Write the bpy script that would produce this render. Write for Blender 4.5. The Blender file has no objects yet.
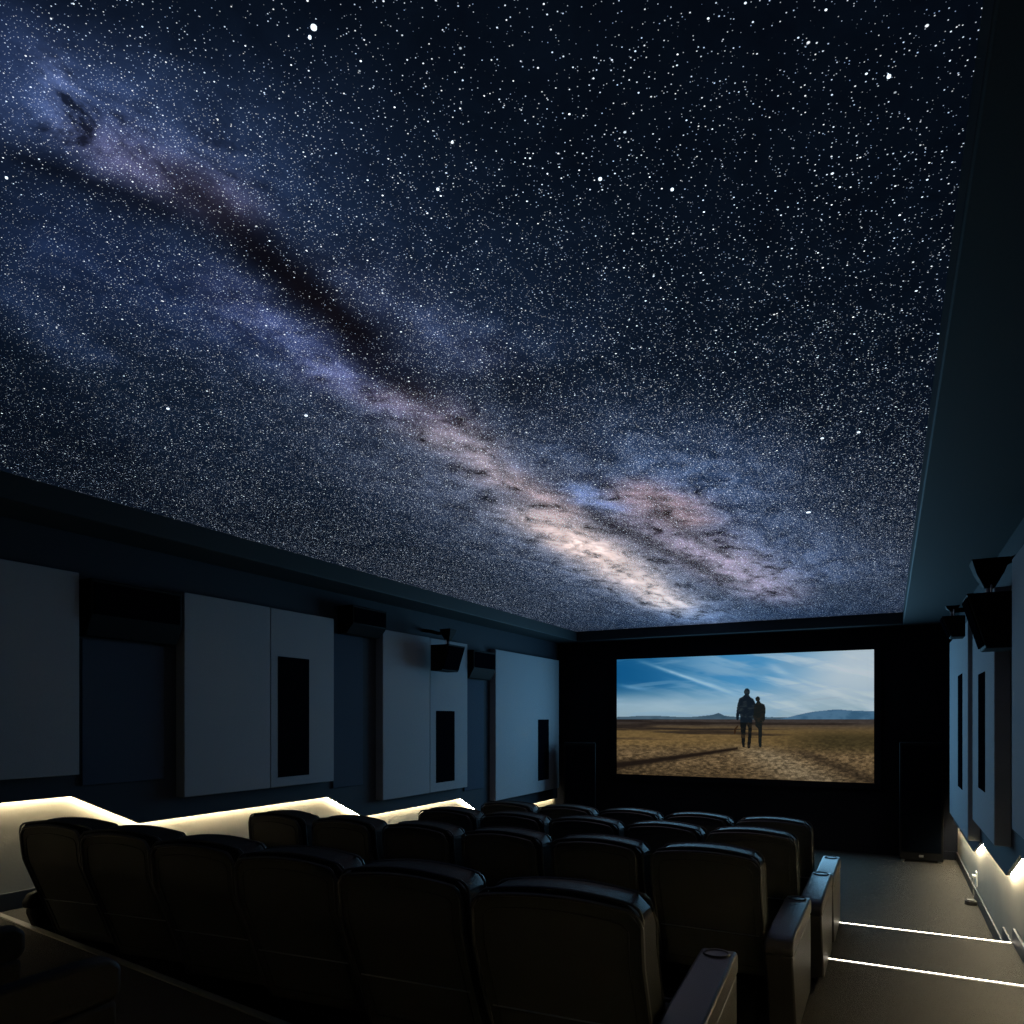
import bpy, bmesh, math
import numpy as np
from mathutils import Vector, Matrix

S = bpy.context.scene
COL = S.collection
R = math.radians

# ------------------------------------------------------------------ camera
cam_d = bpy.data.cameras.new('camera')
cam_d.sensor_width = 36.0
cam_d.lens = 36.0 * 724 / 1024
cam_d.shift_y = 207 / 1024
cam = bpy.data.objects.new('camera', cam_d)
cam.location = (0, 0, 2.25)
cam.rotation_euler = (R(90), 0, R(27.5))
COL.objects.link(cam)
S.camera = cam

# ------------------------------------------------------------------ light and exposure
EXPOSURE = 0.0
STRIP = 70.0
STRIP_RIGHT = 210.0          # warm cove strips under the wall cladding
STEP = 7.0            # strips in the step nosings
SCREEN = 1.0
SCREEN_FILL = 155.0
S.view_settings.view_transform = 'Standard'
S.view_settings.look = 'None'
S.view_settings.exposure = EXPOSURE
S.view_settings.gamma = 1.0
S.view_settings.use_curve_mapping = False
sl = bpy.data.lights.new('screen_glow_fill', 'AREA'); sl.shape = 'RECTANGLE'; sl.size = 4.3; sl.size_y = 2.1  # added fill lamp, no fixture: strengthens the screen's blue on the walls
sl.energy = SCREEN_FILL; sl.color = (0.22, 0.56, 0.88)
slo = bpy.data.objects.new('screen_glow_fill', sl); slo.location = (-2.45, 13.36, 2.3); slo.rotation_euler = (R(-90), 0, 0)
COL.objects.link(slo)
w = bpy.data.worlds.new('world'); w.use_nodes = True
w.node_tree.nodes['Background'].inputs[0].default_value = (0.10, 0.16, 0.25, 1)
w.node_tree.nodes['Background'].inputs[1].default_value = 0.004
S.world = w
S.cycles.denoising_prefilter = 'NONE'
S.cycles.max_bounces = 8
S.cycles.diffuse_bounces = 5

# ------------------------------------------------------------------ helpers
def lin(c):
    c = np.asarray(c, float) / 255.0
    return np.where(c <= 0.04045, c / 12.92, ((c + 0.055) / 1.055) ** 2.4)

def mat(name, col, rough=0.7, spec=0.5, metal=0.0, noise=None, bump=None, emit=None, es=1.0):
    m = bpy.data.materials.new(name); m.use_nodes = True
    nt = m.node_tree; b = nt.nodes['Principled BSDF']
    c = tuple(lin(col)) + (1,)
    b.inputs['Base Color'].default_value = c
    b.inputs['Roughness'].default_value = rough
    b.inputs['Specular IOR Level'].default_value = spec
    b.inputs['Metallic'].default_value = metal
    tc = nt.nodes.new('ShaderNodeTexCoord')
    if noise:
        sc, amt = noise
        n = nt.nodes.new('ShaderNodeTexNoise'); n.inputs['Scale'].default_value = sc; n.inputs['Detail'].default_value = 4
        nt.links.new(tc.outputs['Object'], n.inputs['Vector'])
        mx = nt.nodes.new('ShaderNodeMixRGB'); mx.blend_type = 'MIX'
        mx.inputs[1].default_value = tuple(v * (1 - amt) for v in c[:3]) + (1,)
        mx.inputs[2].default_value = tuple(min(1, v * (1 + amt)) for v in c[:3]) + (1,)
        nt.links.new(n.outputs['Fac'], mx.inputs[0]); nt.links.new(mx.outputs[0], b.inputs['Base Color'])
    if bump:
        sc, st = bump
        n = nt.nodes.new('ShaderNodeTexNoise'); n.inputs['Scale'].default_value = sc; n.inputs['Detail'].default_value = 3
        nt.links.new(tc.outputs['Object'], n.inputs['Vector'])
        bp = nt.nodes.new('ShaderNodeBump'); bp.inputs['Strength'].default_value = st; bp.inputs['Distance'].default_value = 0.01
        nt.links.new(n.outputs['Fac'], bp.inputs['Height']); nt.links.new(bp.outputs[0], b.inputs['Normal'])
    if emit is not None:
        b.inputs['Emission Color'].default_value = tuple(emit) + (1,)
        b.inputs['Emission Strength'].default_value = es
    return m

M = {}
M['wall_low'] = mat('plaster_grey', (152, 143, 124), 0.75, 0.3, noise=(3.0, 0.10), bump=(40, 0.15))
M['navy'] = mat('navy_cladding', (36, 44, 53), 0.75, 0.2, bump=(120, 0.1))
M['soffit'] = mat('dark_blue_paint', (34, 43, 47), 0.7, 0.3, bump=(60, 0.05))
M['front'] = mat('black_velvet', (14, 16, 22), 0.95, 0.1)
M['panel'] = mat('grey_fabric', (128, 134, 140), 0.9, 0.2, noise=(220, 0.12), bump=(300, 0.2))
M['niche'] = mat('blue_grey_fabric', (46, 58, 72), 0.9, 0.2, noise=(220, 0.12), bump=(300, 0.2))
M['grille'] = mat('black_cloth', (5, 8, 14), 0.95, 0.0, noise=(400, 0.3))
M['black'] = mat('black_plastic', (7, 7, 8), 0.75, 0.12, bump=(200, 0.05))
M['cone'] = mat('speaker_cone', (20, 20, 22), 0.4, 0.4)
M['metal'] = mat('dark_metal', (70, 70, 72), 0.35, 0.5, 0.9)
M['chrome'] = mat('brushed_steel', (170, 170, 168), 0.3, 0.5, 1.0)
M['leather'] = mat('black_leather', (30, 29, 27), 0.55, 0.09, noise=(6, 0.15), bump=(140, 0.18))
M['leather_lit'] = mat('black_leather_lit', (50, 47, 43), 0.42, 0.4, noise=(6, 0.12), bump=(160, 0.15))  # lighter copy of the leather: screen light on end arms put into colour
M['shell'] = mat('charcoal_shell', (60, 60, 56), 0.5, 0.3, noise=(5, 0.12), bump=(200, 0.08))
M['rim'] = mat('shell_rim', (50, 49, 48), 0.4, 0.5)
M['hole'] = mat('cup_recess', (5, 5, 6), 0.4, 0.5)
M['carpet'] = mat('charcoal_carpet', (64, 61, 55), 0.95, 0.1, noise=(260, 0.45), bump=(320, 0.8))
M['skirting'] = mat('dark_skirting', (38, 35, 32), 0.5, 0.4)
M['white'] = mat('white_plastic', (200, 198, 190), 0.4, 0.5)
M['dark_box'] = mat('dark_box', (30, 28, 26), 0.6, 0.3)
M['strip'] = mat('warm_led', (255, 240, 215), 0.5, emit=(1.0, 0.90, 0.66), es=STRIP)
M['strip_right'] = mat('warm_led_bright', (255, 240, 215), 0.5, emit=(1.0, 0.90, 0.66), es=STRIP_RIGHT)
M['step'] = mat('warm_step_led', (255, 244, 225), 0.5, emit=(1.0, 0.9, 0.74), es=STEP)
M['nosing'] = mat('aluminium_nosing', (112, 108, 98), 0.6, 0.3, 0.1)

def link(name, bm, m, parent=None, loc=None, smooth=False, bevel=0.0, seg=2, subsurf=0):
    me = bpy.data.meshes.new(name)
    bmesh.ops.recalc_face_normals(bm, faces=bm.faces)
    bm.to_mesh(me); bm.free()
    o = bpy.data.objects.new(name, me); COL.objects.link(o)
    for mm in (m if isinstance(m, (list, tuple)) else [m]): me.materials.append(mm)
    if parent is not None: o.parent = parent
    if loc is not None: o.location = loc
    if bevel:
        b = o.modifiers.new('bevel', 'BEVEL'); b.width = bevel; b.segments = seg; b.limit_method = 'ANGLE'; b.angle_limit = R(35)
        b.harden_normals = False
    if subsurf:
        s = o.modifiers.new('sub', 'SUBSURF'); s.levels = subsurf; s.render_levels = subsurf
    if smooth or bevel:
        for p in me.polygons: p.use_smooth = True
        if not subsurf:
            try: me.set_sharp_from_angle(angle=R(40))
            except Exception: pass
    return o

def add_box(bm, x0, x1, y0, y1, z0, z1):
    v = [bm.verts.new(p) for p in ((x0,y0,z0),(x1,y0,z0),(x1,y1,z0),(x0,y1,z0),(x0,y0,z1),(x1,y0,z1),(x1,y1,z1),(x0,y1,z1))]
    for f in ((0,3,2,1),(4,5,6,7),(0,1,5,4),(1,2,6,5),(2,3,7,6),(3,0,4,7)): bm.faces.new([v[i] for i in f])

def box(*a):
    bm = bmesh.new(); add_box(bm, *a); return bm

def prism(poly, axis, a, b):
    """extrude a 2D polygon along x, y or z between a and b"""
    bm = bmesh.new()
    def P(u, v, t):
        return {'x': (t, u, v), 'y': (u, t, v), 'z': (u, v, t)}[axis]
    A = [bm.verts.new(P(u, v, a)) for u, v in poly]; B = [bm.verts.new(P(u, v, b)) for u, v in poly]
    bm.faces.new(A); bm.faces.new(B[::-1])
    n = len(poly)
    for i in range(n): bm.faces.new((A[i], A[(i+1) % n], B[(i+1) % n], B[i]))
    return bm

def add_cyl(bm, c, r, h, axis='z', n=24, r2=None):
    r2 = r if r2 is None else r2
    rings = []
    for rr, t in ((r, 0), (r2, h)):
        ring = []
        for k in range(n):
            a = 2 * math.pi * k / n; p, q = rr * math.cos(a), rr * math.sin(a)
            d = {'z': (p, q, t), 'y': (p, t, q), 'x': (t, p, q)}[axis]
            ring.append(bm.verts.new((c[0]+d[0], c[1]+d[1], c[2]+d[2])))
        rings.append(ring)
    for k in range(n): bm.faces.new((rings[0][k], rings[0][(k+1) % n], rings[1][(k+1) % n], rings[1][k]))
    bm.faces.new(rings[0][::-1]); bm.faces.new(rings[1])

def tube(pts, r, n=6):
    bm = bmesh.new(); pts = [Vector(p) for p in pts]; rings = []
    for i, p in enumerate(pts):
        d = (pts[min(i+1, len(pts)-1)] - pts[max(i-1, 0)]).normalized()
        u = d.cross(Vector((0.13, 0.31, 0.94))); u.normalize(); v = d.cross(u)
        rings.append([bm.verts.new(p + r*(math.cos(2*math.pi*k/n)*u + math.sin(2*math.pi*k/n)*v)) for k in range(n)])
    for a, b in zip(rings, rings[1:]):
        for k in range(n): bm.faces.new((a[k], a[(k+1) % n], b[(k+1) % n], b[k]))
    bm.faces.new(rings[0][::-1]); bm.faces.new(rings[-1])
    return bm

def tag(o, label=None, cat=None, group=None, kind=None):
    if label: o['label'] = label
    if cat: o['category'] = cat
    if group: o['group'] = group
    if kind: o['kind'] = kind
    return o

def empty(name, loc, label, cat, group=None, rz=0.0):
    o = bpy.data.objects.new(name, None); COL.objects.link(o)
    o.empty_display_size = 0.1; o.location = loc; o.rotation_euler = (0, 0, rz)
    return tag(o, label, cat, group)

def struct(name, bm, m, **k):
    return tag(link(name, bm, m, **k), kind='structure')

# ------------------------------------------------------------------ the room
XL, XLC = -6.03, -5.925      # left wall face, left cladding face
XR, XRC = 0.97, 0.905       # right wall face, right cladding face
YF, YB = 13.5, -2.2
ZS, ZC = 3.775, 3.962        # soffit underside, star ceiling
XA, XB, YC = -5.43, 0.1995, 13.185

# floor with its tiers, aisle steps and the raised strip along the left wall
bm = bmesh.new()
add_box(bm, XL-.1, XR+.1, YB-.1, YF+.1, -.2, 0)
AX = -0.46
add_box(bm, AX, XR+.1, YB, 8.22, 0, .15)
add_box(bm, AX, XR+.1, YB, 7.59, .15, .30)
add_box(bm, AX, XR+.1, YB, 6.21, .30, .36)
add_box(bm, AX, XR+.1, YB, 2.50, .36, .62)
add_box(bm, XL-.1, AX, YB, 7.95, 0, .24)
add_box(bm, XL-.1, AX, YB, 6.45, .24, .30)
add_box(bm, XL-.1, AX, YB, 5.36, .30, .36)
add_box(bm, XL-.1, AX, YB, 3.80, .36, .50)
add_box(bm, XL-.1, -5.02, YB, 4.35, .36, .775)
struct('floor', bm, M['carpet'])
nose = [(XL-.1, 2.96), (-5.34, 2.745), (-3.52, 2.495), (-1.14, 2.165), (AX, 2.06), (AX, YB), (XL-.1, YB)]
tier = struct('floor.001', prism(nose, 'z', .40, .93), M['carpet'])

struct('wall_left', box(XL-.1, XL, YB, YF+.1, -.1, ZS+.2), M['wall_low'])
struct('wall_right', box(XR, XR+.1, YB, YF+.1, -.1, ZS+.2), M['wall_low'])
struct('wall_front', box(XL, XR, YF, YF+.1, -.1, ZS+.2), M['front'])
struct('wall_back', box(XL, XR, YB-.1, YB, -.1, ZS+.2), M['navy'])
bm = bmesh.new()
add_box(bm, XL, XA, YB, YF, ZS, ZC+.12)
add_box(bm, XB, XR, YB, YF, ZS, ZC+.12)
add_box(bm, XA, XB, YC, YF, ZS, ZC+.12)
add_box(bm, XA, XB, YB, YB+.3, ZS, ZC+.12)
struct('ceiling', bm, M['soffit'], bevel=.012)

# zigzag bottomed cladding
def clad(prof, y1):
    # prof: (y, z) along the bottom edge from the back of the room to the front
    return [(YB, ZS)] + prof + [(y1, ZS)]
profL = [(YB, 1.618), (3.598, 1.618), (4.196, 1.320), (6.654, 1.320), (7.31, 1.008), (9.687, 1.008), (10.395, .66), (13.36, .66)]
profR = [(YB, 1.44), (4.0, 1.44), (4.75, 1.185), (6.834, 1.185), (7.60, .885), (9.52, .885), (10.37, .644), (13.36, .644)]
struct('trim_1', prism(clad(profL, 13.36), 'x', XLC-.045, XLC), M['navy'])
struct('trim_2', prism(clad(profR, 13.36), 'x', XRC, XRC+.030), M['navy'])

def strip_bm(prof, x0, x1):
    bm = bmesh.new(); h = .012
    for (ya, za), (yb, zb) in zip(prof, prof[1:]):
        d = math.hypot(yb-ya, zb-za); ny, nz = -(zb-za)/d, (yb-ya)/d
        o = .012
        q = [(ya+ny*o, za+nz*o), (yb+ny*o, zb+nz*o), (yb+ny*(o+h), zb+nz*(o+h)), (ya+ny*(o+h), za+nz*(o+h))]
        A = [bm.verts.new((x0, y, z)) for y, z in q]; B = [bm.verts.new((x1, y, z)) for y, z in q]
        bm.faces.new(A); bm.faces.new(B[::-1])
        for i in range(4): bm.faces.new((A[i], A[(i+1) % 4], B[(i+1) % 4], B[i]))
    return bm
tag(link('led_strip', strip_bm(profL, XL+.020, XL+.040), M['strip']), 'warm white light strip glowing under the zigzag edge of the left wall cladding', 'light strip', 'cove light strips')
tag(link('led_strip', strip_bm(profR, XR-.030, XR-.014), M['strip_right']), 'warm white light strip glowing under the zigzag edge of the right wall cladding', 'light strip', 'cove light strips')

# skirtings
def skirt(name, x0, x1, segs):
    bm = bmesh.new()
    for y0, y1, z in segs: add_box(bm, x0, x1, y0, y1, z, z+.135)
    return struct(name, bm, M['skirting'], bevel=.004)
skirt('baseboard_left', XL, XL+.02, [(YB, 4.35, .775), (4.35, 5.36, .36), (5.36, 6.45, .30), (6.45, 7.95, .24), (7.95, YF-.02, 0)])
skirt('baseboard_right', XR-.02, XR, [(2.5, 6.21, .36), (6.21, 7.59, .30), (7.59, 8.22, .15), (8.22, YF-.02, 0)])
struct('baseboard_front', box(XL+.02, XR-.02, YF-.02, YF, 0, .135), M['front'], bevel=.004)

# nosings and step lights
def step_light(y, z, label):
    o = empty('step_light', (0, y, z), label, 'step light', 'step lights in the right aisle')
    link('nosing', box(AX+.01, XR-.03, -.045, .004, .0005, .006), M['nosing'], o)
    link('light_bar', box(AX+.01, XR-.03, -.015, -.003, .006, .009), M['step'], o)
step_light(7.59, .30, 'glowing white light line on the farther aisle step, nearer the movie screen')
step_light(6.21, .36, 'glowing white light line on the nearer aisle step, longer in view')
bm = bmesh.new()
for (xa, ya), (xb, yb) in zip(nose[:4], nose[1:5]):
    d = math.hypot(xb-xa, yb-ya); nx, ny = -(yb-ya)/d, (xb-xa)/d
    q = [(xa-nx*.035, ya-ny*.035), (xb-nx*.035, yb-ny*.035), (xb+nx*.006, yb+ny*.006), (xa+nx*.006, ya+ny*.006)]
    A = [bm.verts.new((x, y, .9305)) for x, y in q]; B = [bm.verts.new((x, y, .938)) for x, y in q]
    bm.faces.new(A); bm.faces.new(B[::-1])
    for i in range(4): bm.faces.new((A[i], A[(i+1) % 4], B[(i+1) % 4], B[i]))
struct('trim_3', bm, M['nosing'])

# ------------------------------------------------------------------ star ceiling
STROKES = [
(-2.05, 0.96, -2.08, 1.37, 0.22, (50, 70, 118), 1),
(-2.08, 1.25, -1.91, 1.67, 0.2, (76, 98, 150), 1),
(-2.07, 1.5, -1.95, 1.77, 0.12, (140, 125, 160), 1),
(-1.84, 1.5, -1.72, 1.8, 0.33, (38, 56, 92), 1),
(-2.0, 1.18, -2.11, 1.36, 0.05, (120, 140, 200), 1),
(-1.66, 1.73, -1.34, 2.64, 0.42, (18, 32, 56), 1),
(-2.67, 1.72, -2.43, 2.74, 0.35, (38, 58, 105), 1),
(-2.4, 2.21, -2.31, 2.74, 0.18, (80, 88, 140), 1),
(-2.42, 2.8, -2.29, 3.4, 0.2, (100, 98, 135), 1),
(-1.88, 2.36, -1.73, 2.99, 0.21, (55, 64, 98), 1),
(-1.79, 2.66, -1.35, 3.08, 0.21, (30, 46, 74), 1),
(-2.34, 3.1, -2.27, 3.57, 0.12, (140, 118, 135), 1),
(-2.39, 3.76, -2.41, 4.59, 0.18, (185, 165, 175), 1),
(-2.35, 4.07, -2.42, 4.47, 0.08, (150, 130, 130), 1),
(-2.36, 4.74, -2.39, 5.44, 0.13, (200, 160, 150), 1),
(-2.61, 5.84, -2.67, 7.13, 0.2, (190, 160, 150), 1.0),
(-2.65, 6.79, -2.86, 10.26, 0.29, (240, 206, 178), 1.1),
(-2.55, 5.2, -2.82, 11.59, 0.69, (90, 96, 120), .8),
(-1.69, 5.36, -1.52, 6.23, 0.24, (175, 130, 115), 1),
(-1.92, 6.39, -1.46, 10.07, 0.35, (120, 100, 115), 1),
(-1.65, 7.17, -1.41, 9.32, 0.4, (130, 112, 125), 1),
(-2.11, 5.0, -2.08, 5.54, 0.17, (95, 135, 205), 1),
(-1.69, 4.32, -1.2, 5.22, 0.56, (46, 68, 104), 1),
(-1.25, 5.45, -0.8, 8.96, 0.66, (40, 64, 104), 1),
(-2.93, 3.48, -3.16, 8.41, 0.97, (20, 40, 68), 1),
(-2.31, 1.49, -2.13, 2.22, 0.78, (14, 24, 44), 1),
(-1.6, 2.95, 0.11, 8.84, 1.45, (12, 22, 38), 1),
(-3.15, 1.7, -3.32, 1.96, 0.18, (40, 60, 100), 1),
(-2.67, 10.36, 0.14, 11.82, 2.29, (14, 24, 42), 1),
(-2.94, 1.51, -4.38, 3.57, 0.4, (12, 22, 38), 1),
(-2.01, 1.78, -2.1, 2.5, 0.14, (26, 20, 24), -0.85),
(-2.03, 2.28, -2.2, 3.17, 0.15, (26, 22, 28), -0.8),
(-2.34, 1.38, -2.21, 1.68, 0.08, (10, 10, 14), -0.7),
(-2.24, 3.14, -2.23, 3.85, 0.09, (24, 20, 24), -0.5),
(-2.37, 4.38, -2.31, 4.9, 0.13, (20, 16, 20), -0.5),
(-2.05, 4.66, -1.96, 4.83, 0.24, (16, 24, 44), -0.5),
(-2.2, 5.87, -1.78, 8.78, 0.18, (20, 18, 24), -0.8),
(-1.66, 3.52, -1.66, 4.43, 0.17, (12, 14, 24), -0.5),
(-1.67, 5.98, -1.52, 7.48, 0.13, (24, 18, 24), -0.7)
]
nx_, ny_ = 170, 420
gx = np.linspace(XA, XB, nx_); gy = np.linspace(YB+.3, YC, ny_)
GX, GY = np.meshgrid(gx, gy, indexing='ij')
base = np.zeros(GX.shape + (3,))
t = np.clip((GX + 1.9) / 2.1, 0, 1); yy = np.clip(GY / 9.0, 0, 1)
near = lin((5, 9, 17)); far = lin((14, 26, 42)); right = lin((2, 4, 7)); rfar = lin((12, 22, 36))
for k in range(3):
    L_ = near[k] * (1 - yy) + far[k] * yy
    R_ = right[k] * (1 - yy) + rfar[k] * yy
    base[..., k] = L_ * (1 - t) + R_ * t
rng = np.random.RandomState(4)
def vnoise(shape, x, y, sc, seed):
    r = np.random.RandomState(seed).rand(64, 64)
    X = x * sc; Y = y * sc; xi = np.floor(X).astype(int); yi = np.floor(Y).astype(int)
    fx = X - xi; fy = Y - yi; fx = fx*fx*(3-2*fx); fy = fy*fy*(3-2*fy)
    g = lambda a, b: r[a % 64, b % 64]
    return (g(xi, yi)*(1-fx) + g(xi+1, yi)*fx)*(1-fy) + (g(xi, yi+1)*(1-fx) + g(xi+1, yi+1)*fx)*fy
def fbm(x, y, sc, seed, oc=5):
    a, s, tot = 0.5, sc, 0
    for i in range(oc): tot = tot + a * vnoise(None, x, y, s, seed+i); a *= .55; s *= 2.03
    return tot
WX = GX + .22 * (fbm(GX, GY*.8, 2.2, 11) - .5); WY = GY + .5 * (fbm(GX, GY*.8, 1.4, 31) - .5)
for x1, y1, x2, y2, ww, c, g in STROKES:
    dx, dy = x2-x1, y2-y1; l2 = dx*dx+dy*dy
    u = ((WX-x1)*dx + (WY-y1)*dy) / l2; uc = np.clip(u, 0, 1)
    px_ = x1+uc*dx; py_ = y1+uc*dy; al = math.sqrt(l2)
    # distance across the stroke, softened at its ends in proportion to its length
    dl = (u - uc) * al / (max(ww, .32*al)); n1, n2 = -dy/al, dx/al
    dc = ((WX-x1)*n1 + (WY-y1)*n2) / ww
    a = np.exp(-(dl**2 + dc**2) * 1.1)
    c = lin(c)
    if g > 0:
        for k in range(3): base[..., k] += a * c[k] * g * (.22 + .36 * np.clip(GY / 7, 0, 1))
    else:
        for k in range(3): base[..., k] = base[..., k] * (1 + g*a) + a * c[k] * .3
bm = None
verts = np.stack([GX, GY, np.full(GX.shape, 0.0)], -1).reshape(-1, 3)
idx = np.arange(nx_*ny_).reshape(nx_, ny_)
faces = np.stack([idx[:-1, :-1], idx[:-1, 1:], idx[1:, 1:], idx[1:, :-1]], -1).reshape(-1, 4)
def grid_mesh(name, verts, faces, cols):
    me = bpy.data.meshes.new(name)
    me.from_pydata(verts.tolist(), [], faces.tolist())
    ca = me.color_attributes.new('picture', 'FLOAT_COLOR', 'POINT')
    rgba = np.ones((len(verts), 4), np.float32); rgba[:, :3] = cols.reshape(-1, 3)
    ca.data.foreach_set('color', rgba.ravel())
    return me
me = grid_mesh('star_ceiling', verts, faces, base)
star = bpy.data.objects.new('star_ceiling', me); COL.objects.link(star); star.location = (0, 0, ZC)
tag(star, 'black ceiling panel glowing with stars and a milky way band above the seats', 'star ceiling')
link('backing_board', box(XA, XB, YB+.3, YC, .005, .03), M['black'], star)

m = bpy.data.materials.new('star_field'); m.use_nodes = True; nt = m.node_tree
for n in list(nt.nodes): nt.nodes.remove(n)
N = nt.nodes.new; Lk = nt.links.new
out = N('ShaderNodeOutputMaterial'); em = N('ShaderNodeBsdfPrincipled'); Lk(em.outputs[0], out.inputs[0]); em.inputs['Roughness'].default_value = 1.0; em.inputs['Specular IOR Level'].default_value = 0.0
tc = N('ShaderNodeTexCoord'); at = N('ShaderNodeAttribute'); at.attribute_name = 'picture'
def math_(op, a, b=None, clamp=False):
    n = N('ShaderNodeMath'); n.operation = op; n.use_clamp = clamp
    for i, v in enumerate((a, b)):
        if v is None: continue
        if isinstance(v, (int, float)): n.inputs[i].default_value = v
        else: Lk(v, n.inputs[i])
    return n.outputs[0]
lum = N('ShaderNodeRGBToBW'); Lk(at.outputs['Color'], lum.inputs[0]); lum = lum.outputs[0]
no = N('ShaderNodeTexNoise'); no.inputs['Scale'].default_value = 4.6; no.inputs['Detail'].default_value = 10; no.inputs['Roughness'].default_value = .70; no.inputs['Distortion'].default_value = .35
sx_ = N('ShaderNodeSeparateXYZ'); Lk(tc.outputs['Object'], sx_.inputs[0]); cx_ = N('ShaderNodeCombineXYZ')
ly = math_('MULTIPLY', math_('LOGARITHM', math_('ADD', math_('MULTIPLY', math_('ADD', sx_.outputs[1], 1.9), .34), 1.0), math.e), 5.5)
Lk(sx_.outputs[0], cx_.inputs[0]); Lk(ly, cx_.inputs[1]); Lk(cx_.outputs[0], no.inputs['Vector'])
cl = N('ShaderNodeMapRange'); cl.inputs['From Min'].default_value = .36; cl.inputs['From Max'].default_value = .68; cl.inputs['To Min'].default_value = .10; cl.inputs['To Max'].default_value = 1.85
Lk(no.outputs['Fac'], cl.inputs['Value'])
kk = N('ShaderNodeMapRange'); kk.inputs['From Min'].default_value = .008; kk.inputs['From Max'].default_value = .075; kk.inputs['To Min'].default_value = .22; kk.inputs['To Max'].default_value = 1.0
Lk(lum, kk.inputs['Value'])
mc = N('ShaderNodeMixRGB'); mc.inputs[1].default_value = (.85, .85, .85, 1); Lk(kk.outputs[0], mc.inputs[0]); Lk(cl.outputs[0], mc.inputs[2])
vm = N('ShaderNodeVectorMath'); vm.operation = 'MULTIPLY'; Lk(at.outputs['Color'], vm.inputs[0]); Lk(mc.outputs[0], vm.inputs[1])
total = vm.outputs[0]
dens = math_('MULTIPLY', math_('POWER', math_('MULTIPLY', lum, 14.0), .6), mc.outputs[0])      # denser stars where the band glows
sy = N('ShaderNodeSeparateXYZ'); Lk(tc.outputs['Object'], sy.inputs[0])
fade = math_('SUBTRACT', 1.25, math_('MULTIPLY', sy.outputs[1], .085), True)
def stars(scale, radius, grow, strength, power, dm, d0, tint, seedoff):
    global total
    mp = N('ShaderNodeMapping'); mp.inputs['Location'].default_value = (seedoff, seedoff*1.7, 0)
    Lk(tc.outputs['Object'], mp.inputs[0])
    vo = N('ShaderNodeTexVoronoi'); vo.voronoi_dimensions = '2D'; vo.inputs['Scale'].default_value = scale
    Lk(mp.outputs[0], vo.inputs['Vector'])
    sp = N('ShaderNodeSeparateColor'); Lk(vo.outputs['Color'], sp.inputs[0])
    br = math_('MULTIPLY', math_('POWER', sp.outputs[0], power), strength)
    rad = math_('MULTIPLY', math_('ADD', math_('MULTIPLY', sp.outputs[0], .8), .5), radius * scale)
    rad = math_('MULTIPLY', rad, math_('ADD', math_('MULTIPLY', sy.outputs[1], grow), .8))
    d = math_('DIVIDE', vo.outputs['Distance'], rad)
    msk = math_('SUBTRACT', 1.0, math_('POWER', d, 3.0), True)
    thr = math_('LESS_THAN', sp.outputs[1], math_('ADD', math_('MULTIPLY', dens, dm), d0))
    v = math_('MULTIPLY', math_('MULTIPLY', msk, math_('MULTIPLY', br, fade)), thr)
    mix = N('ShaderNodeMixRGB'); mix.inputs[1].default_value = tint + (1,); mix.inputs[2].default_value = (.95, .97, 1, 1)
    Lk(sp.outputs[2], mix.inputs[0])
    sc = N('ShaderNodeVectorMath'); sc.operation = 'SCALE'; Lk(mix.outputs[0], sc.inputs[0]); Lk(v, sc.inputs['Scale'])
    ad = N('ShaderNodeVectorMath'); ad.operation = 'ADD'; Lk(total, ad.inputs[0]); Lk(sc.outputs[0], ad.inputs[1])
    total = ad.outputs[0]
stars(110, .0012, .24, .75, .8, 1.0, -.06, (.42, .60, 1.0), 3.1)
stars(60, .0014, .30, 1.1, 1.1, .85, .04, (.50, .68, 1.0), 9.1)
stars(32, .0017, .28, 1.7, 1.5, .55, .17, (.62, .78, 1.0), 7.7)
stars(12, .0021, .28, 2.2, 1.7, .5, .34, (.72, .86, 1.0), 1.3)
stars(4.0, .0034, .18, 1.8, 3.0, .8, .40, (.75, .88, 1.0), 5.9)
Lk(total, em.inputs['Emission Color']); Lk(total, em.inputs['Base Color']); em.inputs['Emission Strength'].default_value = 1.0
me.materials.append(m)
# the few large stars
def disc(x, y, r, asp=1.0):
    bm = bmesh.new(); add_cyl(bm, (x, y, -.006), r, .004, 'z', 12)
    return bm
mb = mat('bright_star', (255, 255, 255), emit=(.75, .88, 1.0), es=1.6)
for x, y, r in ((-1.26, 1.36, .0075), (-1.287, 1.375, .004), (-.59, 6.44, .018), (-3.52, 2.66, .008), (-2.91, 3.08, .009), (-.81, 2.16, .0055), (-.62, 2.31, .005), (-.16, 4.78, .009), (-.36, 4.78, .009), (.0, 2.17, .005), (-1.29, 1.96, .0045), (-2.47, 1.29, .004)):
    link('bright_star', disc(x, y, r), mb, star)

# ------------------------------------------------------------------ movie screen
SX0, SX1, SZ0, SZ1, SY = -4.693, -.219, 1.185, 3.405, 13.43
nu, nv = 620, 310
U, V = np.meshgrid(np.linspace(0, 1, nu), np.linspace(0, 1, nv), indexing='ij')
UW, VW = U, V
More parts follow.
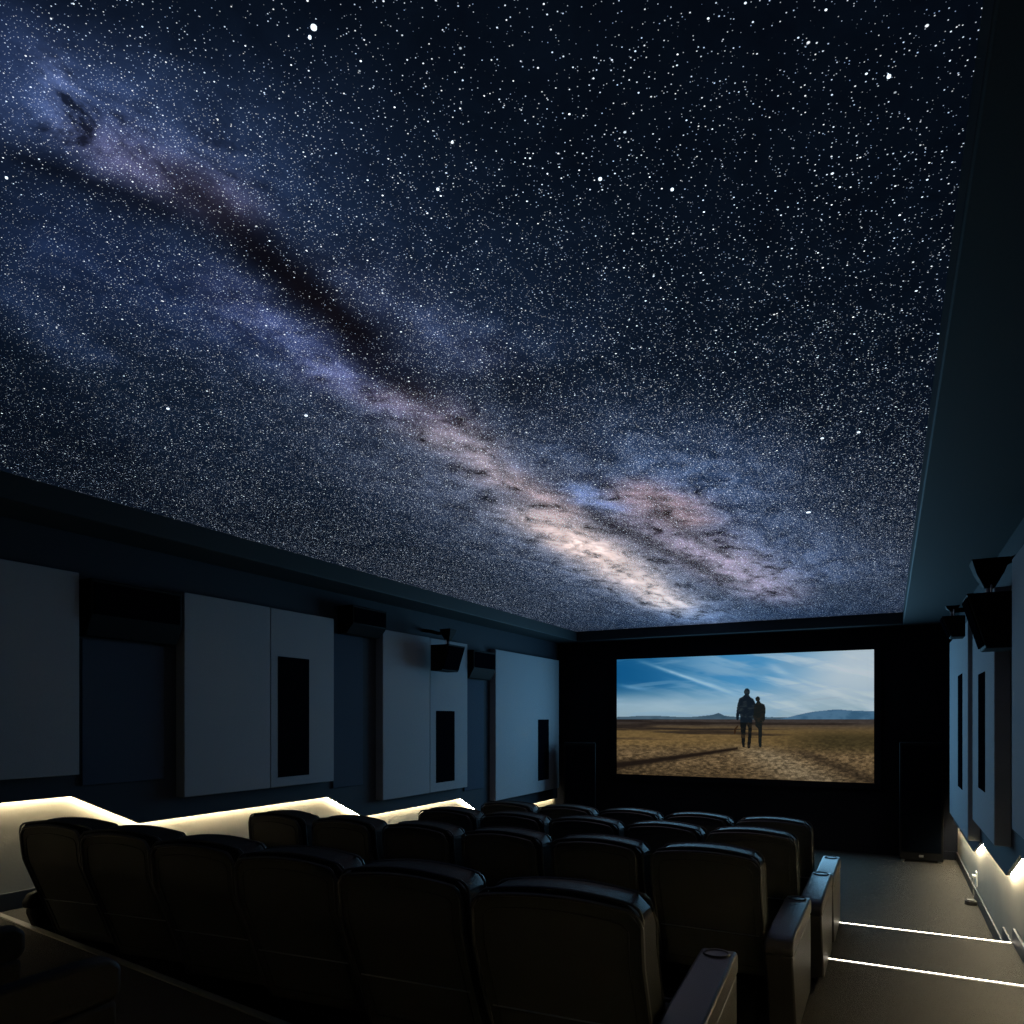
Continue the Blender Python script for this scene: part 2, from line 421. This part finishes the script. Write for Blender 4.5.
# the picture's own drawing frame: its composition is laid out in these two fractions
_X = SX0 + (SX1-SX0)*U; _d = .4617*-_X + .887*SY; _px = 512 + 724*(.887*_X + .4617*SY)/_d
U = (_px - 617) / 257.0
img = np.zeros(U.shape + (3,))
def mixc(a, b, t): return a * (1 - t[..., None]) + b * t[..., None]
def rgb(*c): return np.array(c, float) * np.ones(U.shape + (1,))
sst = lambda a, b, x: (lambda t: t*t*(3-2*t))(np.clip((x-a)/(b-a), 0, 1))
hz = .475
sky = mixc(rgb(16, 82, 128), rgb(66, 132, 176), sst(0, .5, U))
sky = mixc(sky, rgb(168, 184, 194), sst(.5, .92, U + .25*(.9-V)))
sky = mixc(sky, rgb(134, 160, 172), 1 - sst(hz+.0, hz+.34, V))
cn = fbm(U*7+V*5, V*16+U*7, .7, 71, 5)
wis = sst(.48, .75, cn) * sst(.1, .9, U+.15) * (V > hz)
sky = mixc(sky, rgb(188, 198, 204), wis * .6)
cn2 = fbm(U*9-V*2, V*40-U*6, .5, 91, 4)
sky = mixc(sky, rgb(110, 150, 178), sst(.5, .7, cn2) * .45 * sst(.95, .6, U))
def streak(x0, y0, x1, y1, w0, col, amt, arr):
    d = math.hypot(x1-x0, y1-y0); t = ((U-x0)*(x1-x0)+(V-y0)*(y1-y0))/d/d; n = ((U-x0)*(y1-y0)-(V-y0)*(x1-x0))/d
    a = np.exp(-(n/w0)**2) * np.clip(1.2-abs(t-.5)*2, 0, 1) * (.7+.6*fbm(U, V, 30, 5, 2)) * amt
    return mixc(arr, col, np.clip(a, 0, 1))
sky = streak(.10, .97, .44, .69, .012, rgb(160, 192, 210), .85, sky)
sky = mixc(sky, rgb(172, 192, 202), .55*np.exp(-((V-.60)/.09)**2) * sst(.95, .3, U) * (.5+.8*fbm(U*3, V*9, 2, 61, 4)))
sky = streak(.30, .82, .48, .66, .014, rgb(170, 195, 210), .55, sky)
sky = streak(0, .78, .14, .72, .014, rgb(96, 146, 180), .7, sky)
sky = streak(.58, .93, .68, .80, .02, rgb(165, 190, 208), .5, sky)
sky = streak(.72, .62, .88, .65, .008, rgb(140, 158, 172), .5, sky)
img[:] = sky
# hills
hl = hz + .018 + .012*np.exp(-((U-.12)/.1)**2) + .018*np.exp(-((U-.38)/.06)**2) + .016*np.exp(-((U-.395)/.015)**2)
hl += .004*fbm(U, V*0, 40, 3, 3)
mh = hz + .0 + .062*sst(.60, .80, U) + .012*np.exp(-((U-.86)/.05)**2) + .006*fbm(U, V*0, 30, 8, 3)
below = V < hl; img[below] = mixc(rgb(72, 94, 108), rgb(50, 72, 88), sst(0, 1, fbm(U, V, 20, 12)))[below]
below = V < mh; img[below] = mixc(rgb(52, 86, 112), rgb(70, 104, 130), sst(.3, .7, fbm(U, V, 25, 14)))[below]
# ground
dep = np.clip((hz - V) / hz, 0, 1)
g = mixc(rgb(78, 70, 66), rgb(136, 110, 68), sst(.03, .22, dep))
g = mixc(g, rgb(122, 100, 70), sst(.35, .6, dep)); g = mixc(g, rgb(96, 78, 54), sst(.7, 1, dep))
pl = fbm(U*4, V*60, .6, 21, 5); g = mixc(g, rgb(48, 40, 36), sst(.5, .72, pl) * (1-sst(.25, .6, dep)) * .9)
g = mixc(g, rgb(66, 58, 36), sst(.55, .85, U) * sst(.12, .3, dep) * (1-sst(.4, .6, dep)) * .8)
g = mixc(g, rgb(160, 128, 80), np.exp(-((dep-.28-.25*(.5-U))/.07)**2) * sst(.65, .1, U) * .5)
g = mixc(g, rgb(165, 148, 118), np.exp(-(((U-.54)-(dep-.5)*.45)/(.05+.10*dep))**2) * sst(.35, .6, dep) * .6)
g = mixc(g, rgb(52, 42, 32), np.exp(-(((U-.70)-(dep-.5)*.62)/.045)**2) * sst(.4, .6, dep) * .6)
fn = fbm(U*2.0, V*2.6, 38, 41, 4); rough = sst(.2, .7, dep)
g = g * (1 + (fn - .5)[..., None] * 1.1 * (0.25 + rough[..., None]))
fn2 = rng.rand(*U.shape); g = g * (1 + ((fn2 - .5) * .38 * rough)[..., None])
sh = np.exp(-((dep - (.50 + .40*(.46-U)/.46*.86)) / (.022+.048*np.clip((.46-U)/.46, 0, 1)))**2) * (U < .47)
g = mixc(g, rgb(32, 24, 20), np.clip(sh*1.1, 0, .92))
grd = (V < hz + .002); img[grd] = g[grd]
# two walkers seen from behind, as dark shapes in the picture
def to_uv(x, y):
    X = 700 + x / 10.24; Y = 670 + y / 10.24; u = (X - 617) / 257.0
    top = 659 - 9 * u; bot = 775 + 7.5 * u
    return u, (bot - Y) / (bot - top)
def inpoly(pts):
    P = [to_uv(*p) for p in pts]; ins = np.zeros(U.shape, bool); n = len(P)
    for i in range(n):
        (xa, ya), (xb, yb) = P[i], P[(i+1) % n]
        c = ((ya > V) != (yb > V)) & (U < (xb-xa)*(V-ya)/((yb-ya) if yb != ya else 1e-9)+xa)
        ins ^= c
    return ins
def ell(cx, cy, rx, ry): return inpoly([(cx+rx*math.cos(a*.39), cy+ry*math.sin(a*.39)) for a in range(16)])
man = inpoly([(458,255),(440,272),(402,292),(382,360),(368,470),(372,505),(386,522),(400,498),(402,440),(412,480),(410,540),(418,640),(424,730),(434,790),(458,796),(462,700),(470,600),(478,548),(494,600),(490,700),(482,790),(492,806),(514,802),(522,740),(530,620),(537,500),(556,500),(570,460),(574,400),(566,340),(548,300),(512,276),(502,255)]) | ell(481, 226, 31, 38)
boy = inpoly([(584,318),(578,336),(560,350),(552,400),(545,480),(556,512),(566,520),(568,575),(594,600),(598,740),(604,792),(628,796),(632,740),(636,600),(640,520),(650,534),(664,512),(672,400),(660,355),(620,337),(612,318)]) | ell(591, 298, 24, 27)
dog = inpoly([(352,665),(346,640),(352,605),(380,572),(392,566),(388,585),(370,610),(366,650)])
n3 = fbm(U, V, 60, 51, 3)
img[man] = mixc(rgb(16, 24, 32), rgb(34, 42, 46), sst(.4, .7, n3))[man]
img[man & (V < .45)] = mixc(rgb(14, 17, 18), rgb(44, 36, 26), sst(.4, .75, n3))[man & (V < .45)]
img[boy] = mixc(rgb(20, 24, 24), rgb(36, 32, 26), sst(.45, .8, n3))[boy]
img[dog] = (60, 40, 24)
img[grd & ~man & ~boy] *= .72
img = np.clip(img, 0, 255)
vx = SX0 + (SX1-SX0)*UW; vz = SZ0 + (SZ1-SZ0)*VW
verts = np.stack([vx, np.zeros_like(vx), vz], -1).reshape(-1, 3)
idx = np.arange(nu*nv).reshape(nu, nv)
faces = np.stack([idx[:-1, :-1], idx[1:, :-1], idx[1:, 1:], idx[:-1, 1:]], -1).reshape(-1, 4)
scr = empty('movie_screen', (0, SY, 0), 'wide lit movie screen showing two dark figures walking on open brown land', 'screen')
pm = grid_mesh('picture', verts, faces, lin(img))
pic = bpy.data.objects.new('picture', pm); COL.objects.link(pic); pic.parent = scr
m = bpy.data.materials.new('screen_picture'); m.use_nodes = True; nt = m.node_tree
b = nt.nodes['Principled BSDF']; b.inputs['Base Color'].default_value = (0.02, .02, .02, 1); b.inputs['Roughness'].default_value = .9
b.inputs['Specular IOR Level'].default_value = 0.0
at = nt.nodes.new('ShaderNodeAttribute'); at.attribute_name = 'picture'
nt.links.new(at.outputs['Color'], b.inputs['Emission Color']); nt.links.new(at.outputs['Color'], b.inputs['Base Color']); b.inputs['Emission Strength'].default_value = SCREEN
pm.materials.append(m)
fr = bmesh.new()
add_box(fr, SX0-.10, SX1+.10, -.02, .03, SZ0-.10, SZ0-.004); add_box(fr, SX0-.10, SX1+.10, -.02, .03, SZ1+.004, SZ1+.10)
add_box(fr, SX0-.10, SX0-.004, -.02, .03, SZ0-.004, SZ1+.004); add_box(fr, SX1+.004, SX1+.10, -.02, .03, SZ0-.004, SZ1+.004)
link('frame', fr, M['front'], scr)
link('backing', box(SX0, SX1, .01, .06, SZ0, SZ1), M['front'], scr)

# ------------------------------------------------------------------ wall panels
def panel(side, y0, y1, z0, z1, label, seam=None, grille=None):
    xf = XLC if side == 'l' else XRC; sg = 1 if side == 'l' else -1
    yc = (y0+y1)/2
    o = empty('acoustic_panel', (xf, yc, z0), label, 'wall panel', 'grey fabric panels on the %s wall' % ('left' if side == 'l' else 'right'))
    cuts = [y0] + ([seam] if seam else []) + [y1]
    for i in range(len(cuts)-1):
        a, b_ = cuts[i] + (.003 if i else 0), cuts[i+1] - (.003 if i < len(cuts)-2 else 0)
        x0, x1 = sorted((0.0, sg*.12))
        link('panel_section', box(x0, x1, a-yc, b_-yc, 0, z1-z0), M['panel'], o, bevel=.008)
    if grille:
        a, b_, c, d = grille
        x0, x1 = sorted((sg*.115, sg*.124))
        link('speaker_grille', box(x0, x1, a-yc, b_-yc, c-z0, d-z0), M['grille'], o)
    return o
ZT = 3.432
panel('l', .9, 3.578, 1.80, ZT, 'plain grey wall panel cut by the left edge of the photo', seam=1.9)
panel('l', 4.56, 6.605, 1.52, ZT, 'large grey left wall panel with widest black grille and a centre seam', 5.616, (5.722, 6.19, 1.623, 2.923))
panel('l', 7.537, 9.655, 1.195, ZT-.02, 'grey blue left wall panel with speaker hanging in front and mid-sized grille', 8.62, (8.773, 9.275, 1.324, 2.369))
panel('l', 10.565, 13.171, .884, ZT-.02, 'bluest left wall panel beside the screen wall, with a narrow grille', None, (12.201, 12.68, 1.095, 2.24))
panel('r', 9.57, 12.3, .884, 3.36, 'far blue right wall panel next to the screen wall with slim grille', None, (10.22, 10.83, 1.396, 2.80))
panel('r', 7.267, 9.042, 1.185, 3.36, 'second far right wall panel with a longer slim grille', None, (7.913, 8.461, 1.575, 2.688))
panel('r', 4.1, 6.284, 1.457, 3.40, 'near right wall panel cut by the right edge of the photo')

def niche(side, y0, y1, z0, z1, label):
    xf = XLC if side == 'l' else XRC; sg = 1 if side == 'l' else -1
    x0, x1 = sorted((xf, xf+sg*.025))
    o = link('niche_panel', box(0, abs(x1-x0), 0, y1-y0, 0, z1-z0), M['niche'], bevel=.004)
    o.location = (x0, y0, z0)
    tag(o, label, 'wall panel', 'recessed blue panels between the grey ones')
niche('l', 3.66, 4.42, 1.70, 2.915, 'dark recessed blue panel nearest the left edge, below a wide black speaker')
niche('l', 6.70, 7.25, 1.42, 3.28, 'tall recessed blue panel between the second and third grey panels')
niche('l', 9.72, 10.33, 1.12, 2.87, 'narrow recessed blue panel next to the farthest left grey panel')
niche('r', 6.31, 6.69, 1.50, 3.38, 'narrow recessed blue strip beside the near right wall panel')

# ------------------------------------------------------------------ speakers
def wedge_speaker(loc, label, w_, h, d, rz, tilt, group, mount_h=.2, mount_w=.12, wall=.2):
    """cabinet hung from a mount; local -y is the back, +y the slanted baffle"""
    o = empty('surround_speaker', loc, label, 'speaker', group, rz)
    poly = [(-d/2, 0), (d/2-tilt, 0), (d/2, h), (-d/2, h)]
    link('cabinet', prism(poly, 'x', -w_/2, w_/2), M['black'], o, bevel=.008)
    # grille lies on the slanted baffle
    e = .006; nrm = Vector((0, h, -tilt)).normalized()
    def q(s, t): return Vector((s, (d/2-tilt) + tilt*t, h*t))
    bm = bmesh.new()
    A = [q(-w_/2+.02, .06), q(w_/2-.02, .06), q(w_/2-.02, .94), q(-w_/2+.02, .94)]
    lo = [bm.verts.new(p) for p in A]; hi = [bm.verts.new(p + nrm*e*2) for p in A]
    bm.faces.new(lo); bm.faces.new(hi[::-1])
    for i in range(4): bm.faces.new((lo[i], lo[(i+1) % 4], hi[(i+1) % 4], hi[i]))
    link('grille', bm, M['grille'], o)
    bm = bmesh.new(); add_cyl(bm, (0, 0, h), .022, .07, 'z', 16)
    j = link('ball_joint', bm, M['metal'], o, smooth=True)
    bm = bmesh.new(); b0 = mount_w*.28; b1 = mount_w
    vs = [[bm.verts.new((sx*r_, sy*r_, z)) for sx, sy in ((-1,-1),(1,-1),(1,1),(-1,1))] for r_, z in ((b0, h+.06), (b1*.72, h+.06+mount_h*.5), (b1, h+.06+mount_h))]
    for a, c in zip(vs, vs[1:]):
        for i in range(4): bm.faces.new((a[i], a[(i+1) % 4], c[(i+1) % 4], c[i]))
    bm.faces.new(vs[0][::-1]); bm.faces.new(vs[-1])
    link('mount', bm, M['black'], o, bevel=.006)
    zt = h+.06+mount_h
    link('mount_arm', tube([(0, 0, zt-.05), (0, -wall*.4, zt-.045), (0, -wall*.7, zt-.01), (0, -wall, zt+.01)], .025, 10), M['black'], o, smooth=True)
    for sx in (-1, 1):
        bm = bmesh.new(); add_cyl(bm, (sx*.04, -.01, h-.002), .008, .085, 'z', 10)
        link('bolt', bm, M['chrome'], o)
    return o
G1 = 'wedge speakers hung from mounts'
wedge_speaker((.715, 6.93, 2.804), 'black wedge speaker hanging from a bracket by the near right wall panel', .40, .437, .34, R(90), .13, G1, .22, .13, wall=.19)
wedge_speaker((.62, 9.3, 3.14), 'small black speaker under the soffit in the far right corner', .28, .23, .22, R(90), .09, G1, .06, .07, wall=.285)
wedge_speaker((-5.50, 8.62, 2.92), 'black wedge speaker hanging in front of the third left grey panel', .44, .36, .30, R(-90), .12, G1, .17, .09, wall=.425)

def wall_speaker(y0, y1, z0, z1, d, label):
    o = empty('wall_speaker', (XLC, (y0+y1)/2, z0), label, 'speaker', 'box speakers fixed high on the left wall')
    h = z1-z0; hw = (y1-y0)/2
    link('cabinet', prism([(0, 0), (d*.55, 0), (d, h*.35), (d, h), (0, h)], 'y', -hw, hw), M['black'], o, bevel=.008)
    link('grille', box(d, d+.008, -hw+.03, hw-.03, h*.38, h-.03), M['grille'], o)
wall_speaker(3.64, 4.50, 2.93, 3.40, .17, 'wide black box speaker between the first two left grey panels')
wall_speaker(6.80, 7.46, 3.28, 3.62, .24, 'dark box speaker above the recess left of the third grey panel')
wall_speaker(9.71, 10.42, 2.89, 3.33, .20, 'small black box speaker beside the farthest left grey panel')

def tower(x, y, w_, d, h, label, rz=0.0):
    o = empty('floor_speaker', (x, y, 0), label, 'speaker', 'black tower speakers on the screen wall', rz)
    link('cabinet', box(-w_/2, w_/2, -d/2, d/2, .03, h), M['black'], o, bevel=.012)
    link('front_grille', box(-w_/2+.03, w_/2-.03, -d/2-.012, -d/2, .16, h-.05), M['grille'], o, bevel=.004)
    link('badge', box(-.03, .03, -d/2-.016, -d/2, .085, .115), M['chrome'], o)
    for sx in (-1, 1):
        for sy in (-1, 1):
            bm = bmesh.new(); add_cyl(bm, (sx*(w_/2-.05), sy*(d/2-.04), 0), .025, .032, 'z', 14)
            link('foot', bm, M['chrome'], o)
tower(.45, 13.24, .60, .42, 1.88, 'tall black tower speaker at the end of the right aisle')
tower(-5.26, 12.92, .60, .46, 1.80, 'black tower speaker in the front left corner beside the screen', R(22))

# ------------------------------------------------------------------ outlet at the right wall
o = empty('wall_outlet', (XR, 10.62, .26), 'white wall socket with plug and cord low on the right wall', 'wall socket')
link('faceplate', box(-.016, 0, -.06, .06, -.08, .10), M['white'], o, bevel=.004)
bm = bmesh.new(); add_cyl(bm, (-.055, 0, .04), .026, .04, 'x', 16); link('plug', bm, M['white'], o, smooth=True)
link('cord', tube([(-.045, 0, .04), (-.06, -.01, -.03), (-.045, -.03, -.10), (-.04, -.05, -.17), (-.045, -.08, -.21)], .006), M['nosing'], o)
o = empty('floor_box', (XR-.09, 10.35, 0), 'dark cable box on the carpet below the right wall socket', 'cable box')
bm = bmesh.new(); add_cyl(bm, (0, 0, 0), .065, .05, 'z', 24); link('box_body', bm, M['dark_box'], o, bevel=.006)
bm = bmesh.new(); add_cyl(bm, (0, 0, .05), .05, .012, 'z', 24); link('lid', bm, M['dark_box'], o, bevel=.003)

# ------------------------------------------------------------------ recliners
def lerp(a, b, t): return a + (b-a)*t
def path_at(P, z):
    for (ya, za), (yb, zb) in zip(P, P[1:]):
        if zb <= z <= za or za <= z <= zb:
            return lerp(ya, yb, (z-za)/(zb-za) if zb != za else 0)
    return P[-1][0]
BACK = [(0.0, 1.13), (.022, .90), (.10, .72), (.20, .50), (.26, .34)]   # rear face of the backrest, y against z
def slab(P, hw, thick, zt, zb, arch, off, taper=.0, corner=.05, nu_=10, nz=18):
    """a back shaped slab following the rear line P; arched top with rounded corners"""
    bm = bmesh.new(); F, B = [], []
    for i in range(nz+1):
        t = i/nz; rf, rb = [], []
        for j in range(nu_+1):
            s = -1 + 2*j/nu_
            top = zt - arch*s*s
            e = max(0, abs(s)-.86)/.14
            top -= corner*(1-math.sqrt(max(0, 1-e*e)))
            z = lerp(zb, top, t); y = path_at(P, min(z, P[0][1])) + off
            ww = hw*(1 - taper*(1-t)) 
            bulge = thick*(.88+.12*math.sqrt(max(0, 1-abs(s)**4)))*(1-.25*max(0, (t-.9)/.1)**2)
            rb.append(bm.verts.new((s*ww, y, z))); rf.append(bm.verts.new((s*ww, y+bulge, z)))
        F.append(rf); B.append(rb)
    for G in (F, B):
        for a, c in zip(G, G[1:]):
            for j in range(nu_): bm.faces.new((a[j], a[j+1], c[j+1], c[j]))
    for j in range(nu_):
        bm.faces.new((F[0][j], F[0][j+1], B[0][j+1], B[0][j])); bm.faces.new((F[-1][j], F[-1][j+1], B[-1][j+1], B[-1][j]))
    for a, c, a2, c2 in zip(F, F[1:], B, B[1:]):
        bm.faces.new((a[0], c[0], c2[0], a2[0])); bm.faces.new((a[-1], c[-1], c2[-1], a2[-1]))
    return bm

def slab_edge(P, hw, thick, zt, zb, arch, off, corner=.05, front=False, out=.0, zlo=None):
    zlo = zb if zlo is None else zlo; pts = []
    def pt(s, z, top, t):
        y = path_at(P, min(z, P[0][1])) + off
        if front: y += thick*(.88+.12*math.sqrt(max(0, 1-abs(s)**4)))*(1-.25*max(0, (t-.9)/.1)**2)
        return (s*(hw+out), y, z)
    def topz(s):
        e = max(0, abs(s)-.86)/.14
        return zt - arch*s*s - corner*(1-math.sqrt(max(0, 1-e*e)))
    for k in range(10):
        z = lerp(zlo, topz(1), k/10); pts.append(pt(-1, z, 0, (z-zb)/(zt-zb)))
    for k in range(21):
        s_ = math.sin((-1+k/10)*math.pi/2); pts.append(pt(s_, topz(s_)+out, 0, 1))
    for k in range(10):
        z = lerp(topz(1), zlo, (k+1)/10); pts.append(pt(1, z, 0, (z-zb)/(zt-zb)))
    return pts

def rounded_cushion(x0, x1, y0, y1, z0, z1, n=6, puff=.02):
    bm = bmesh.new(); rows = []
    for i in range(n+1):
        r = []
        for j in range(n+1):
            u, v = i/n, j/n; k = (1-(2*u-1)**4)*(1-(2*v-1)**4)
            r.append(bm.verts.new((lerp(x0, x1, u), lerp(y0, y1, v), z1 + puff*k)))
        rows.append(r)
    lo = [[bm.verts.new((v.co.x, v.co.y, z0)) for v in r] for r in rows]
    for G in (rows, lo):
        for a, c in zip(G, G[1:]):
            for j in range(n): bm.faces.new((a[j], a[j+1], c[j+1], c[j]))
    for j in range(n):
        for a, c in ((rows[0], lo[0]), (rows[-1], lo[-1])): bm.faces.new((a[j], a[j+1], c[j+1], c[j]))
        bm.faces.new((rows[j][0], rows[j+1][0], lo[j+1][0], lo[j][0])); bm.faces.new((rows[j][-1], rows[j+1][-1], lo[j+1][-1], lo[j][-1]))
    return bm

def arm_parts(t, xc, hw, y0, y1):
    AM = M['leather'] if hw < .05 else M['leather_lit']
    """leather arm panel with a padded top and a cup holder near its front end"""
    side = [(y0+.02, .52), (y0+.20, .09), (y0+.26, .03), (y1-.03, .03), (y1, .10), (y1, .56), (y0+.02, .56)]
    a = link('armrest', prism(side, 'x', xc-hw, xc+hw), AM, t, bevel=.012)
    top = [(y0, .56), (y0-.005, .60), (y0+.03, .645), (y0+.10, .662), (y1-.10, .672), (y1-.02, .668), (y1+.012, .645), (y1+.012, .58), (y1-.01, .56)]
    p = link('arm_pad', prism(top, 'x', xc-hw-.004, xc+hw+.004), AM, a, bevel=.02, seg=3)
    if hw < .05: return a
    r = min(.052, hw-.012)
    bm = bmesh.new(); n = 24
    rr = [(r+.008, .672), (r+.005, .680), (r, .679), (r-.004, .672), (r-.006, .6725)]
    rings = [[bm.verts.new((xc+q*math.cos(2*math.pi*k/n), y1-.10+q*math.sin(2*math.pi*k/n), z)) for k in range(n)] for q, z in rr]
    for c1, c2 in zip(rings, rings[1:]):
        for k in range(n): bm.faces.new((c1[k], c1[(k+1) % n], c2[(k+1) % n], c2[k]))
    link('cup_holder', bm, M['rim'], a, smooth=True)
    bm = bmesh.new(); add_cyl(bm, (xc, y1-.10, .665), r-.004, .0085, 'z', 24)
    link('cup_recess', bm, M['hole'], a)
    return a

def make_recliner(right_end=False, left_end=False):
    t = empty('recliner', (0, 0, 0), 'recliner', 'recliner', None)
    HW = .318
    sh = link('back_shell', slab(BACK, HW, .035, 1.115, .36, .03, .0), M['shell'], t, bevel=.006)
    # raised rim along the outline of the shell
    pts = slab_edge(BACK, HW-.006, .035, 1.115, .36, .03, -.002, out=.0)
    link('shell_rim', tube(pts, .009), M['rim'], sh, smooth=True)
    ins = slab_edge(BACK, HW-.05, .035, 1.065, .36, .025, -.001, corner=.03, zlo=.42)
    link('inset_seam', tube(ins + [ins[0]], .003), M['hole'], sh)
    link('back_trim', tube([(-HW+.03, path_at(BACK, .63)-.003, .63), (HW-.03, path_at(BACK, .63)-.003, .63)], .0035), M['chrome'], sh)
    cu = link('back_cushion', slab(BACK, HW-.012, .24, 1.135, .46, .035, .034, corner=.045), M['leather'], t, bevel=.012)
    for nm_, fr_ in (('piping', False), ('piping', True)):
        link(nm_, tube(slab_edge(BACK, HW-.012, .24, 1.135, .46, .035, .034 + (.006 if not fr_ else -.004), corner=.045, front=fr_), .006), M['rim'], cu, smooth=True)
    link('headrest', slab([(y+.24, z) for y, z in BACK], HW-.05, .06, 1.12, .86, .03, .0, corner=.05, nz=8), M['leather'], t, bevel=.01)
    link('seat_cushion', rounded_cushion(-.25, .25, .46, .97, .27, .43), M['leather'], t, bevel=.02, seg=3)
    link('footrest', prism([(.965, .12), (1.03, .12), (1.03, .40), (1.0, .44), (.965, .44)], 'x', -.25, .25), M['leather'], t, bevel=.012)
    link('base', box(-.24, .24, .34, .94, 0, .27), M['black'], t, bevel=.005)
    if right_end: arm_parts(t, .405, .075, .04, 1.10)
    else: arm_parts(t, .306, .026, .52, 1.06)
    if left_end: arm_parts(t, -.36, .028, .12, 1.08)
    return t

def kids(o): return [c for c in bpy.data.objects if c.parent == o]
def copy_tree(o, parent=None, kidmap=None):
    c = o.copy(); COL.objects.link(c); c.parent = parent
    for ch in kids(o):
        if ch is c: continue
        copy_tree(ch, c)
    return c
protos = {}
def recliner(kind, x, y, z, rz, label, group, sx=1.0, shell=1.0):
    if kind not in protos:
        o = protos[kind] = make_recliner('r' in kind, 'l' in kind)
    else: o = copy_tree(protos[kind])
    o.location = (x, y, z); o.rotation_euler = (0, 0, rz); o.scale = (sx, 1, 1)
    for ch in o.children:
        if ch.name.startswith('back_shell'): ch.scale.x = shell
    tag(o, label, 'recliner', group)
    return o
rows = [
 ('front row', 5, -.90, 6.63, .24, .66, 0.0, ['aisle end', 'second from the aisle', 'middle', 'second from the left end', 'left end']),
 ('second row from the screen', 5, -.90, 5.48, .30, .66, 0.0, ['aisle end', 'second from the aisle', 'middle', 'second from the left end', 'left end']),
 ('third row from the screen', 6, -.955, 4.245, .36, .682, 0.0, ['aisle end, whole side in view', 'second from the aisle', 'third from the aisle', 'third from the left end', 'second from the left end', 'left end']),
]
for name, n, x, y, z, p, rz, pos in rows:
    for k in range(n):
        kind = 'r' if k == 0 else ('l' if k == n-1 else 'm')
        recliner(kind, x - k*p, y, z, rz, 'black leather recliner in the %s, %s' % (name, pos[k]), 'recliners in the '+name, 1.0, 1.0 if k == 0 else .86)
D = ['largest back, end armrest with cup holder', 'second from the aisle', 'third from the aisle, back in shade', 'fourth from the aisle', 'second from the left wall, back warmly lit', 'nearest the left wall, with its outer arm showing']
for k in range(6):
    x = -1.115 - k*.664; y = 2.36 + .19*(k/5)**1.0
    recliner('r' if k == 0 else ('l' if k == 5 else 'm'), x + (.045 if k == 0 else 0), y, .50, R(3+5*k/5), 'black recliner in the long near row, ' + D[k], 'recliners in the long near row', 1.04 if k == 0 else 1.0, (1.0, .93, .90, .84, .79, .76)[k])
recliner('m', -2.10, .13, .93, 0, 'black recliner cut by the bottom left corner, the nearer of two armrests', 'recliners cut by the bottom left corner').scale.z = 1.06
recliner('m', -2.77, .26, .93, 0, 'black recliner at the left edge with only its armrest end showing', 'recliners cut by the bottom left corner')
